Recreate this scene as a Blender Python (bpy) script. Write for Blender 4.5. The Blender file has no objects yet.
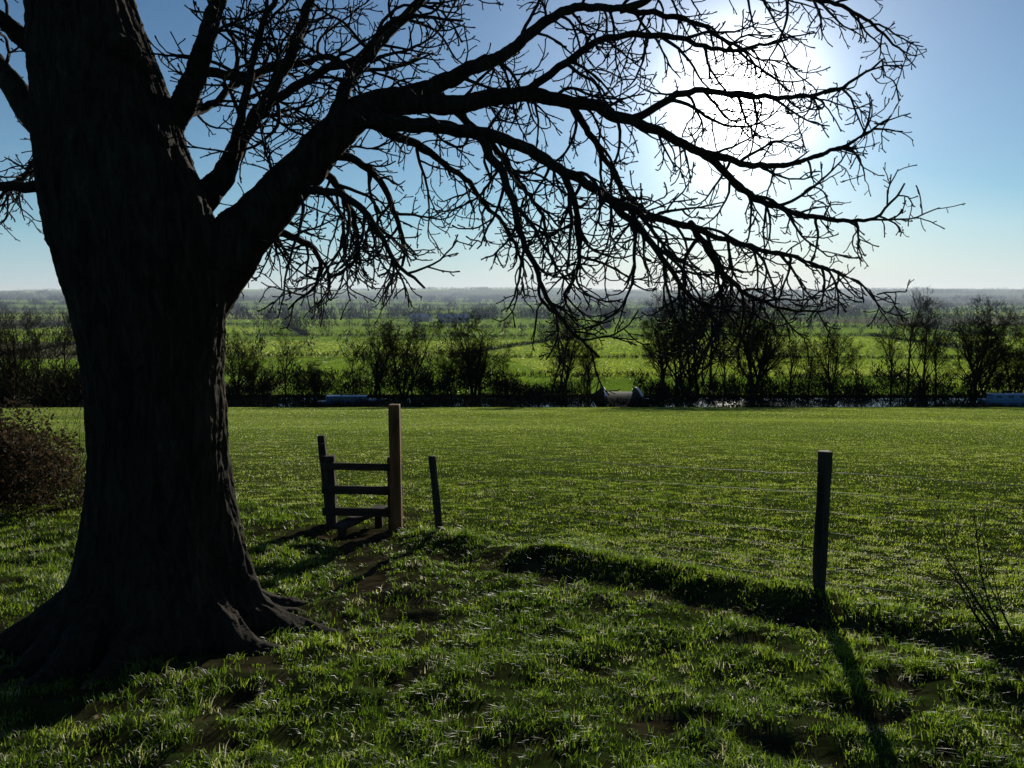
import bpy, bmesh, math, random
import numpy as np
from mathutils import Vector, Matrix
R = math.radians
scene = bpy.context.scene
rnd = random.Random(7)
rng = np.random.default_rng(11)

# ------------------------------------------------------------------ helpers
def link(o, parent=None):
    scene.collection.objects.link(o)
    if parent is not None: o.parent = parent
    return o
def empty(name):
    e = bpy.data.objects.new(name, None); e.empty_display_size = .2
    return link(e)
def mesh_obj(name, verts, faces, mat=None, parent=None, smooth=False):
    me = bpy.data.meshes.new(name)
    me.from_pydata([tuple(v) for v in verts], [], faces); me.update()
    if smooth: me.polygons.foreach_set('use_smooth', [True]*len(me.polygons))
    if mat: me.materials.append(mat)
    return link(bpy.data.objects.new(name, me), parent)
def tri_mesh(name, V, F, attrs=None, mat=None):
    me = bpy.data.meshes.new(name)
    k = F.shape[1]
    me.vertices.add(len(V)); me.vertices.foreach_set('co', V.astype(np.float32).ravel())
    me.loops.add(F.size); me.loops.foreach_set('vertex_index', F.astype(np.int32).ravel())
    me.polygons.add(len(F)); me.polygons.foreach_set('loop_start', (np.arange(len(F))*k).astype(np.int32))
    me.update(calc_edges=True)
    for an, av in (attrs or {}).items():
        a = me.attributes.new(an, 'FLOAT', 'POINT'); a.data.foreach_set('value', av.astype(np.float32))
    if mat: me.materials.append(mat)
    return me
def h2(ix, iy, s):
    v = np.sin(ix*127.1+iy*311.7+s*74.7)*43758.5453
    return v-np.floor(v)
def vn(x, y, s=0):
    x = np.asarray(x, float); y = np.asarray(y, float)
    ix = np.floor(x); iy = np.floor(y); fx = x-ix; fy = y-iy
    fx = fx*fx*(3-2*fx); fy = fy*fy*(3-2*fy)
    a = h2(ix, iy, s); b = h2(ix+1, iy, s); c = h2(ix, iy+1, s); d = h2(ix+1, iy+1, s)
    return (a*(1-fx)+b*fx)*(1-fy)+(c*(1-fx)+d*fx)*fy
def sst(a, b, x):
    t = np.clip((np.asarray(x, float)-a)/(b-a), 0, 1); return t*t*(3-2*t)

# ------------------------------------------------------------------ node helpers
def new_mat(name):
    m = bpy.data.materials.new(name); m.use_nodes = True
    nt = m.node_tree; nt.nodes.clear()
    return m, nt
def N(nt, t, **kw):
    n = nt.nodes.new(t)
    for k, v in kw.items():
        if k in n.inputs.keys(): n.inputs[k].default_value = v
        else: setattr(n, k, v)
    return n
def ramp(nt, fac, cols):
    r = nt.nodes.new('ShaderNodeValToRGB')
    el = r.color_ramp.elements
    while len(el) < len(cols): el.new(.5)
    for e, (p, c) in zip(el, cols):
        e.position = p; e.color = (*c, 1)
    nt.links.new(fac, r.inputs[0]); return r.outputs[0]
def mixc(nt, fac, a, b):
    m = nt.nodes.new('ShaderNodeMix'); m.data_type = 'RGBA'
    for sock, v in ((m.inputs[0], fac), (m.inputs[6], a), (m.inputs[7], b)):
        if isinstance(v, (int, float)): sock.default_value = v
        elif isinstance(v, tuple): sock.default_value = (*v, 1)
        else: nt.links.new(v, sock)
    return m.outputs[2]
def simple_mat(name, c1, c2, scale=8, rough=.85, stretch=(1, 1, 1), bump=.3, spec=.3, bdist=.01):
    m, nt = new_mat(name)
    out = N(nt, 'ShaderNodeOutputMaterial'); b = N(nt, 'ShaderNodeBsdfPrincipled')
    tc = N(nt, 'ShaderNodeTexCoord'); mp = N(nt, 'ShaderNodeMapping'); mp.inputs['Scale'].default_value = stretch
    nz = N(nt, 'ShaderNodeTexNoise'); nz.inputs['Scale'].default_value = scale; nz.inputs['Detail'].default_value = 6
    nt.links.new(tc.outputs['Object'], mp.inputs[0]); nt.links.new(mp.outputs[0], nz.inputs['Vector'])
    c = ramp(nt, nz.outputs[0], [(.3, c1), (.7, c2)])
    nt.links.new(c, b.inputs['Base Color']); b.inputs['Roughness'].default_value = rough
    b.inputs['Specular IOR Level'].default_value = spec
    bp = N(nt, 'ShaderNodeBump'); bp.inputs['Strength'].default_value = bump; bp.inputs['Distance'].default_value = bdist
    nt.links.new(nz.outputs[0], bp.inputs['Height']); nt.links.new(bp.outputs[0], b.inputs['Normal'])
    nt.links.new(b.outputs[0], out.inputs[0]); return m

# ------------------------------------------------------------------ terrain shape
FA = np.array([2.37, 6.0]); FN = np.array([.648, .761])
def fence_d(x, y): return (x-FA[0])*FN[0]+(y-FA[1])*FN[1]
def seg_d(x, y, pts):
    best = np.full(np.shape(x), 1e9)
    for (ax, ay), (bx, by) in zip(pts[:-1], pts[1:]):
        dx, dy = bx-ax, by-ay
        t = np.clip(((x-ax)*dx+(y-ay)*dy)/(dx*dx+dy*dy), 0, 1)
        best = np.minimum(best, np.hypot(x-ax-t*dx, y-ay-t*dy))
    return best
PATH = [(-1.75, 10.2), (-1.6, 8.2), (-1.2, 6.6), (-.2, 4.6), (1.0, 2.6), (1.5, -3)]
def mud(x, y):
    n = vn(x*1.7, y*1.7, 3)*.6+vn(x*5, y*5, 4)*.4
    a = np.exp(-(seg_d(x, y, PATH)/.6)**2)*.8*sst(3, 7.0, y)
    d = fence_d(x, y)
    b = np.exp(-((d+.6)/.32)**2)*.7*sst(-1.6, -.6, x)
    c = np.exp(-(np.hypot(x+1.75, y-9.0)/.9)**2)
    t = .6*np.exp(-(np.hypot(x+2.44, y-5.2)/1.6)**4)
    g = .8*sst(.55, .72, vn(x*2.6, y*2.6, 33)*.35+vn(x*7.3, y*7.3, 34)*.65)*sst(.1, -.3, d)*sst(16, 10, y)
    return np.clip(np.maximum(np.maximum(np.maximum(a, b), np.maximum(c, t))*(.45+1.1*n), g), 0, 1)
def H(x, y):
    x = np.asarray(x, float); y = np.asarray(y, float)
    yy = np.clip(y, -40, 112)
    z = -.12*yy
    d = fence_d(x, y)
    fade = sst(-2.0, -.4, x)*sst(14, 8, x)
    wob = (vn(x*.8, y*.8, 9)-.5)*.25
    z = z+.09*np.exp(-((d+.06+wob)/.24)**2)*fade*(.7+.6*vn(x*2.3, y*2.3, 5)) - .045*np.exp(-((d+.6)/.3)**2)*fade
    near = sst(45, 12, np.hypot(x, y))*(1-.5*sst(0, 1.2, d))
    z = z+near*((vn(x*1.1, y*1.1, 1)-.5)*.09+(vn(x*3.3, y*3.3, 2)-.5)*.06+(vn(x*8, y*8, 6)-.5)*.04)
    z = z+sst(12, 45, np.hypot(x, y))*(vn(x*.09, y*.09, 8)-.5)*.25*sst(112, 95, y)
    z = z-near*.04*mud(x, y)
    # canal cut, far bank, valley floor
    z = z-1.25*sst(111.5, 113.5, y)+.6*sst(126.2, 128.4, y)-1.9*sst(129, 152, y)
    z = z+sst(150, 500, y)*(vn(x/160, y/160, 12)-.5)*2.2
    z = z+sst(900, 2600, y)*(8+12*vn(x/700, y/500, 13))*sst(5200, 3600, y)
    z = z+sst(2600, 5600, y)*(42+62*vn(x/1500+3, y/2500, 14)+12*vn(x/420, y/900, 15))
    z = z+sst(700, 2500, np.abs(x)*1.0)*sst(400, 1500, y)*6
    return z
tx = np.linspace(-7.8, 7.8, 520); X1 = 4*np.sinh(tx)*1.1
ty = np.linspace(-4.2, 8.75, 700); Y1 = 5+4*np.sinh(ty)
Y1 = np.sort(np.concatenate([Y1, np.linspace(108, 156, 60)]))
GX, GY = np.meshgrid(X1, Y1); GZ = H(GX, GY)
nx, ny = len(X1), len(Y1)
V = np.stack([GX.ravel(), GY.ravel(), GZ.ravel()], 1)
idx = np.arange(nx*ny).reshape(ny, nx)
F = np.stack([idx[:-1, :-1].ravel(), idx[:-1, 1:].ravel(), idx[1:, 1:].ravel(), idx[1:, :-1].ravel()], 1)

# valley field pattern: rectangular-ish parcels, tone per parcel (0..1)
def parcel(x, y):
    u = x+.22*y+30*(vn(x/300., y/300., 81)-.5); v = y-.10*x+20*(vn(x/260., y/260., 82)-.5)
    row = np.floor(np.log(np.maximum(v, 60)/60.)/.36)
    wdt = 60*np.exp(row*.36)*1.1
    col = np.floor(u/wdt+h2(row, 3, 5))
    return h2(col, row, 83)
# ground material
m, nt = new_mat('meadow_ground'); ground_mat = m
out = N(nt, 'ShaderNodeOutputMaterial'); b = N(nt, 'ShaderNodeBsdfDiffuse')
geo = N(nt, 'ShaderNodeNewGeometry'); sep = N(nt, 'ShaderNodeSeparateXYZ'); nt.links.new(geo.outputs['Position'], sep.inputs[0])
n1 = N(nt, 'ShaderNodeTexNoise', Scale=6.0, Detail=8.0); nt.links.new(geo.outputs['Position'], n1.inputs['Vector'])
n2 = N(nt, 'ShaderNodeTexNoise', Scale=.35, Detail=5.0); nt.links.new(geo.outputs['Position'], n2.inputs['Vector'])
turf = ramp(nt, n1.outputs[0], [(.3, (.018, .018, .007)), (.5, (.026, .040, .008)), (.7, (.04, .07, .012))])
soil = ramp(nt, n1.outputs[0], [(.3, (.014, .010, .006)), (.7, (.06, .045, .028))])
mu = N(nt, 'ShaderNodeAttribute', attribute_name='mud')
nearc = mixc(nt, mu.outputs['Fac'], turf, soil)
fieldc = ramp(nt, n2.outputs[0], [(.3, (.12, .17, .03)), (.7, (.19, .25, .05))])
mr = N(nt, 'ShaderNodeMapRange'); mr.inputs['From Min'].default_value = 9; mr.inputs['From Max'].default_value = 40; nt.links.new(sep.outputs['Y'], mr.inputs[0])
c1 = mixc(nt, mr.outputs[0], nearc, fieldc)
pa = N(nt, 'ShaderNodeAttribute', attribute_name='parcel')
patch = ramp(nt, pa.outputs['Fac'], [(0, (.16, .28, .04)), (.35, (.34, .50, .06)), (.6, (.22, .36, .05)), (.8, (.42, .56, .09)), (.86, (.20, .18, .08)), (1, (.16, .13, .07))])
n3 = N(nt, 'ShaderNodeTexNoise', Scale=.03, Detail=6.0); nt.links.new(geo.outputs['Position'], n3.inputs['Vector'])
patch2 = mixc(nt, n3.outputs[0], patch, mixc(nt, .4, patch, (.12, .20, .04)))
mr2 = N(nt, 'ShaderNodeMapRange'); mr2.inputs['From Min'].default_value = 133; mr2.inputs['From Max'].default_value = 142; nt.links.new(sep.outputs['Y'], mr2.inputs[0])
mr3 = N(nt, 'ShaderNodeMapRange'); mr3.inputs['From Min'].default_value = 111; mr3.inputs['From Max'].default_value = 113; nt.links.new(sep.outputs['Y'], mr3.inputs[0])
c1b = mixc(nt, mr3.outputs[0], c1, (.035, .04, .015))
c2 = mixc(nt, mr2.outputs[0], c1b, patch2)
nt.links.new(c2, b.inputs['Color'])
bp = N(nt, 'ShaderNodeBump'); bp.inputs['Strength'].default_value = .8; bp.inputs['Distance'].default_value = .03
nt.links.new(n1.outputs[0], bp.inputs['Height']); nt.links.new(bp.outputs[0], b.inputs['Normal'])
nt.links.new(b.outputs[0], out.inputs[0])
me = tri_mesh('ground', V, F, {'mud': mud(GX, GY).ravel(), 'parcel': parcel(GX, GY).ravel()}, ground_mat)
me.polygons.foreach_set('use_smooth', [True]*len(me.polygons))
link(bpy.data.objects.new('ground', me))

# ------------------------------------------------------------------ grass
def grass_material(name, tw):
    m, nt = new_mat(name)
    out = N(nt, 'ShaderNodeOutputMaterial'); at = N(nt, 'ShaderNodeAttribute', attribute_name='tint')
    cd = ramp(nt, at.outputs['Fac'], [(0, (.020, .035, .005)), (.5, (.045, .085, .010)), (.85, (.08, .12, .018)), (1, (.17, .15, .08))])
    ct = ramp(nt, at.outputs['Fac'], [(0, (.07, .13, .008)), (.4, (.17, .29, .016)), (.8, (.40, .53, .035)), (.87, (.54, .62, .09)), (1, (.62, .60, .38))])
    pb = N(nt, 'ShaderNodeBsdfPrincipled'); pb.inputs['Roughness'].default_value = .42; pb.inputs['Specular IOR Level'].default_value = .35
    tl = N(nt, 'ShaderNodeBsdfTranslucent'); mx = N(nt, 'ShaderNodeMixShader'); mx.inputs[0].default_value = tw
    nt.links.new(cd, pb.inputs['Base Color']); nt.links.new(ct, tl.inputs['Color'])
    nt.links.new(pb.outputs[0], mx.inputs[1]); nt.links.new(tl.outputs[0], mx.inputs[2]); nt.links.new(mx.outputs[0], out.inputs[0])
    return m
grass_mat = grass_material('grass_blades', .58)
valley_mat = grass_material('valley_grass_blades', .6)

GV, GF, GT = [], [], []; goff = 0
def blades(r1, r2, dens, hlo, hhi, w, per, sig, seg, field=False):
    global goff
    A = R(50)
    area = A*(r2*r2-r1*r1)
    nc = int(area*dens/per)
    r = np.sqrt(rng.uniform(r1*r1, r2*r2, nc)); a = rng.uniform(-A, A, nc)
    cx = r*np.sin(a); cy = r*np.cos(a)
    pn = vn(cx*1.3, cy*1.3, 21)*.4+vn(cx*4.2, cy*4.2, 22)*.6
    d = fence_d(cx, cy)
    onfield = (d > .35)
    keep = rng.uniform(0, 1, nc) < np.clip((1-.95*mud(cx, cy))*np.where(onfield, .7+.6*pn, .08+1.5*pn), 0, 1)
    keep &= (cy < 111.5) & (np.hypot(cx+2.44, cy-5.2) > .75)
    cx, cy, pn, d = cx[keep], cy[keep], pn[keep], d[keep]
    hs = (hlo+(hhi-hlo)*rng.beta(2, 3, len(cx)))*(.5+.85*pn)
    bank = np.exp(-((d+.03)/.2)**2)*sst(-2, -.6, cx)
    hs = hs*(1+.45*bank)*np.where(d > .4, .62, 1.0)
    ct_ = np.clip(rng.normal(.37, .19, len(cx))+np.where(d > .3, .27, 0)+bank*.15+sst(15, 60, cy)*.06+(vn(cx*.25, cy*.25, 31)-.5)*.25+(vn(cx*2.5, cy*2.5, 32)-.5)*.35, 0, .86)
    ct_ = np.where(rng.uniform(0, 1, len(cx)) < np.where(d > .3, .10, .05), .98, ct_)
    x = np.repeat(cx, per)+rng.normal(0, sig, len(cx)*per); y = np.repeat(cy, per)+rng.normal(0, sig, len(cx)*per)
    h = np.repeat(hs, per)*rng.uniform(.55, 1.15, len(x)); t = np.clip(np.repeat(ct_, per)+rng.normal(0, .07, len(x)), 0, 1)
    n = len(x); z = H(x, y)-.006
    ph = rng.uniform(0, 2*np.pi, n); dx, dy = np.cos(ph), np.sin(ph)
    lean = h*rng.uniform(.3, 1.5, n); lph = ph+np.pi/2+rng.normal(0, .7, n); lx, ly = np.cos(lph)*lean, np.sin(lph)*lean
    ww = w*rng.uniform(.6, 1.3, n)/2
    P = lambda fx, fh, s: np.stack([x+lx*fx+dx*ww*s, y+ly*fx+dy*ww*s, z+h*fh], 1)
    if seg == 2:
        vs = np.stack([P(0, 0, -1), P(0, 0, 1), P(.28, .66, -.8), P(.28, .66, .8), P(1, .88, 0)], 1).reshape(-1, 3)
        base = np.arange(n)[:, None]*5+goff
        fs = np.concatenate([base+np.array([[0, 1, 2]]), base+np.array([[1, 3, 2]]), base+np.array([[2, 3, 4]])])
        k = 5
    else:
        vs = np.stack([P(0, 0, -1), P(0, 0, 1), P(.7, 1, 0)], 1).reshape(-1, 3)
        fs = np.arange(n)[:, None]*3+goff+np.array([[0, 1, 2]]); k = 3
    GV.append(vs); GF.append(fs); GT.append(np.repeat(t, k)); goff += len(vs)
blades(2.4, 5, 4900, .025, .085, .0050, 14, .028, 2)
blades(5, 9, 2900, .028, .085, .0064, 12, .034, 2)
blades(9, 15, 1150, .03, .08, .0095, 9, .045, 1)
blades(15, 30, 320, .035, .075, .016, 5, .09, 1)
blades(30, 60, 80, .045, .08, .032, 3, .2, 1)
blades(60, 113, 22, .055, .095, .065, 2, .3, 1)
gme = tri_mesh('grass', np.concatenate(GV), np.concatenate(GF), {'tint': np.concatenate(GT)}, grass_mat)
link(bpy.data.objects.new('grass', gme))
# valley pasture: broad tufts
VV, VT = [], []
for (r1, r2, dens, w_, h_) in [(136, 260, 2.6, .5, .17), (260, 600, .5, 1.2, .22), (600, 1400, .06, 3.2, .32)]:
    A = R(48); n = int(A*(r2*r2-r1*r1)*dens)
    r = np.sqrt(rng.uniform(r1*r1, r2*r2, n)); a = rng.uniform(-A, A, n); x = r*np.sin(a); y = r*np.cos(a)
    p = parcel(x, y); kp = (y > 140) & (p < .84); x, y, p = x[kp], y[kp], p[kp]; n = len(x); z = H(x, y)-.02
    tt = np.where(p < .2, .36, np.where(p < .45, .76, np.where(p < .65, .55, .84)))+(vn(x/25., y/25., 85)-.5)*.2+rng.normal(0, .03, n)
    ph = rng.uniform(0, 6.28, n); dx = np.cos(ph)*w_/2; dy = np.sin(ph)*w_/2; h = h_*rng.uniform(.6, 1.1, n)
    VV.append(np.stack([np.stack([x-dx, y-dy, z], 1), np.stack([x+dx, y+dy, z], 1), np.stack([x+rng.normal(0, .1, n), y+rng.normal(0, .1, n), z+h], 1)], 1).reshape(-1, 3)); VT.append(np.repeat(np.clip(tt, 0, .86), 3))
VV = np.concatenate(VV)
link(bpy.data.objects.new('valley_grass', tri_mesh('valley_grass', VV, np.arange(len(VV)).reshape(-1, 3), {'tint': np.concatenate(VT)}, valley_mat)))

# fallen leaves
leaf_mat = simple_mat('dead_leaf', (.05, .025, .01), (.16, .09, .04), 30)
n = 3200
r = np.sqrt(rng.uniform(4, 260, n)); a = rng.uniform(-.85, .85, n); x = r*np.sin(a); y = r*np.cos(a); z = H(x, y)+.012+rng.uniform(0, .03, n)
ph = rng.uniform(0, 6.28, n); s = rng.uniform(.010, .028, n)
ux = np.stack([np.cos(ph)*s, np.sin(ph)*s, rng.normal(0, .35, n)*s], 1); uy = np.stack([-np.sin(ph)*s*.5, np.cos(ph)*s*.5, rng.normal(0, .35, n)*s], 1)
c = np.stack([x, y, z], 1)
V = np.stack([c-ux, c+uy, c+ux, c-uy], 1).reshape(-1, 3); F = np.arange(4*n).reshape(-1, 4)
link(bpy.data.objects.new('fallen_leaves', tri_mesh('fallen_leaves', V, F, None, leaf_mat)))

# ------------------------------------------------------------------ tubes
class MB:
    def __init__(s): s.v = []; s.f = []
    def tube(s, pts, rad, sides=5, cap=True):
        n = len(pts); base = len(s.v)
        up = Vector((.31, .17, .93)); prev = None
        for i in range(n):
            t = (pts[min(i+1, n-1)]-pts[max(i-1, 0)])
            if t.length < 1e-9: t = Vector((0, 0, 1))
            t.normalize()
            if prev is None:
                u = t.cross(up)
                if u.length < .05: u = t.cross(Vector((1, 0, 0)))
            else:
                u = prev-t*prev.dot(t)
            u.normalize(); prev = u; w = t.cross(u); r = rad[i]
            for k in range(sides):
                a = 2*math.pi*k/sides
                s.v.append(pts[i]+u*(math.cos(a)*r)+w*(math.sin(a)*r))
        for i in range(n-1):
            for k in range(sides):
                a = base+i*sides+k; b2 = base+i*sides+(k+1) % sides
                s.f.append((a, b2, b2+sides, a+sides))
        if cap:
            s.f.append(tuple(base+k for k in range(sides))[::-1])
            s.f.append(tuple(base+(n-1)*sides+k for k in range(sides)))
    def obj(s, name, mat, parent=None, smooth=True):
        return mesh_obj(name, s.v, s.f, mat, parent, smooth)
def rv(r=rnd):
    v = Vector((r.gauss(0, 1), r.gauss(0, 1), r.gauss(0, 1))); v.normalize(); return v
def catmull(P, rr, step=.07, jit=0.0, r_=rnd):
    pts, rad = [], []
    Q = [P[0]*2-P[1]]+P+[P[-1]*2-P[-2]]
    for i in range(1, len(Q)-2):
        k = max(2, int((Q[i+1]-Q[i]).length/step))
        for j in range(k):
            t = j/k; a, b2, c, d = Q[i-1], Q[i], Q[i+1], Q[i+2]
            p = .5*((2*b2)+(c-a)*t+(2*a-5*b2+4*c-d)*t*t+(3*b2-a-3*c+d)*t**3)
            pts.append(p); rad.append(rr[i-1]*(1-t)+rr[i]*t)
    pts.append(P[-1].copy()); rad.append(rr[-1])
    if jit:
        off = Vector((0, 0, 0))
        for i in range(1, len(pts)):
            off = off*.8+rv(r_)*jit; pts[i] = pts[i]+off
    return pts, rad

# ------------------------------------------------------------------ ash tree
def bark_material(name, c1, c2, c3, sc, bump):
    m, nt = new_mat(name)
    out = N(nt, 'ShaderNodeOutputMaterial'); b = N(nt, 'ShaderNodeBsdfPrincipled')
    tc = N(nt, 'ShaderNodeTexCoord'); mp = N(nt, 'ShaderNodeMapping'); mp.inputs['Scale'].default_value = (1, 1, .2)
    nt.links.new(tc.outputs['Object'], mp.inputs[0])
    nz = N(nt, 'ShaderNodeTexNoise', Scale=sc, Detail=9.0, Distortion=1.2, Roughness=.65); nt.links.new(mp.outputs[0], nz.inputs['Vector'])
    nf = N(nt, 'ShaderNodeTexNoise', Scale=60.0, Detail=5.0); nt.links.new(tc.outputs['Object'], nf.inputs['Vector'])
    ml = N(nt, 'ShaderNodeMath', operation='MULTIPLY_ADD'); nt.links.new(nf.outputs[0], ml.inputs[0]); ml.inputs[1].default_value = .25; nt.links.new(nz.outputs[0], ml.inputs[2])
    c = ramp(nt, ml.outputs[0], [(.40, c1), (.60, c2), (.85, c3)])
    nt.links.new(c, b.inputs['Base Color']); b.inputs['Roughness'].default_value = .9; b.inputs['Specular IOR Level'].default_value = .08
    bp = N(nt, 'ShaderNodeBump'); bp.inputs['Strength'].default_value = bump; bp.inputs['Distance'].default_value = .02
    nt.links.new(ml.outputs[0], bp.inputs['Height']); nt.links.new(bp.outputs[0], b.inputs['Normal'])
    nt.links.new(b.outputs[0], out.inputs[0]); return m
bark = bark_material('ash_bark', (.008, .006, .004), (.028, .021, .013), (.062, .047, .030), 16, 1.0)
twig_mat = simple_mat('ash_twig_bark', (.018, .014, .011), (.042, .034, .026), 40, .9, spec=.1)

ash = empty('ash_tree')
TR = [(-1.1, -2.42, .78), (-.62, -2.42, .70), (-.41, -2.39, .60), (-.06, -2.36, .50), (.3, -2.345, .44), (.62, -2.335, .41), (1.1, -2.335, .41), (1.6, -2.34, .46),
      (2.0, -2.39, .50), (2.3, -2.46, .465), (2.85, -2.56, .39), (3.46, -2.68, .30), (4.2, -2.80, .26), (5.2, -2.88, .19)]
tz = np.array([t[0] for t in TR]); tcx = np.array([t[1] for t in TR]); trr = np.array([t[2] for t in TR])
TY = 5.2
tv, tf = [], []
zs = np.linspace(-1.1, 5.2, 90); ns = 72
for z in zs:
    cx = float(np.interp(z, tz, tcx)); rr = float(np.interp(z, tz, trr)); fl = max(0, min(1, (.5-z)/1.1))
    for k in range(ns):
        a = 2*math.pi*k/ns
        lob = 1+fl*(.13*math.sin(5*a+.6)+.09*math.sin(9*a+2+z))+.035*math.sin(3*a+z*1.3)+.02*math.sin(7*a-z*2)
        tv.append((cx+math.cos(a)*rr*lob, TY+math.sin(a)*rr*lob, z))
for i in range(len(zs)-1):
    for k in range(ns):
        a = i*ns+k; b2 = i*ns+(k+1) % ns; tf.append((a, b2, b2+ns, a+ns))
tf.append(tuple(range(ns))[::-1]); tf.append(tuple((len(zs)-1)*ns+k for k in range(ns)))

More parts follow.
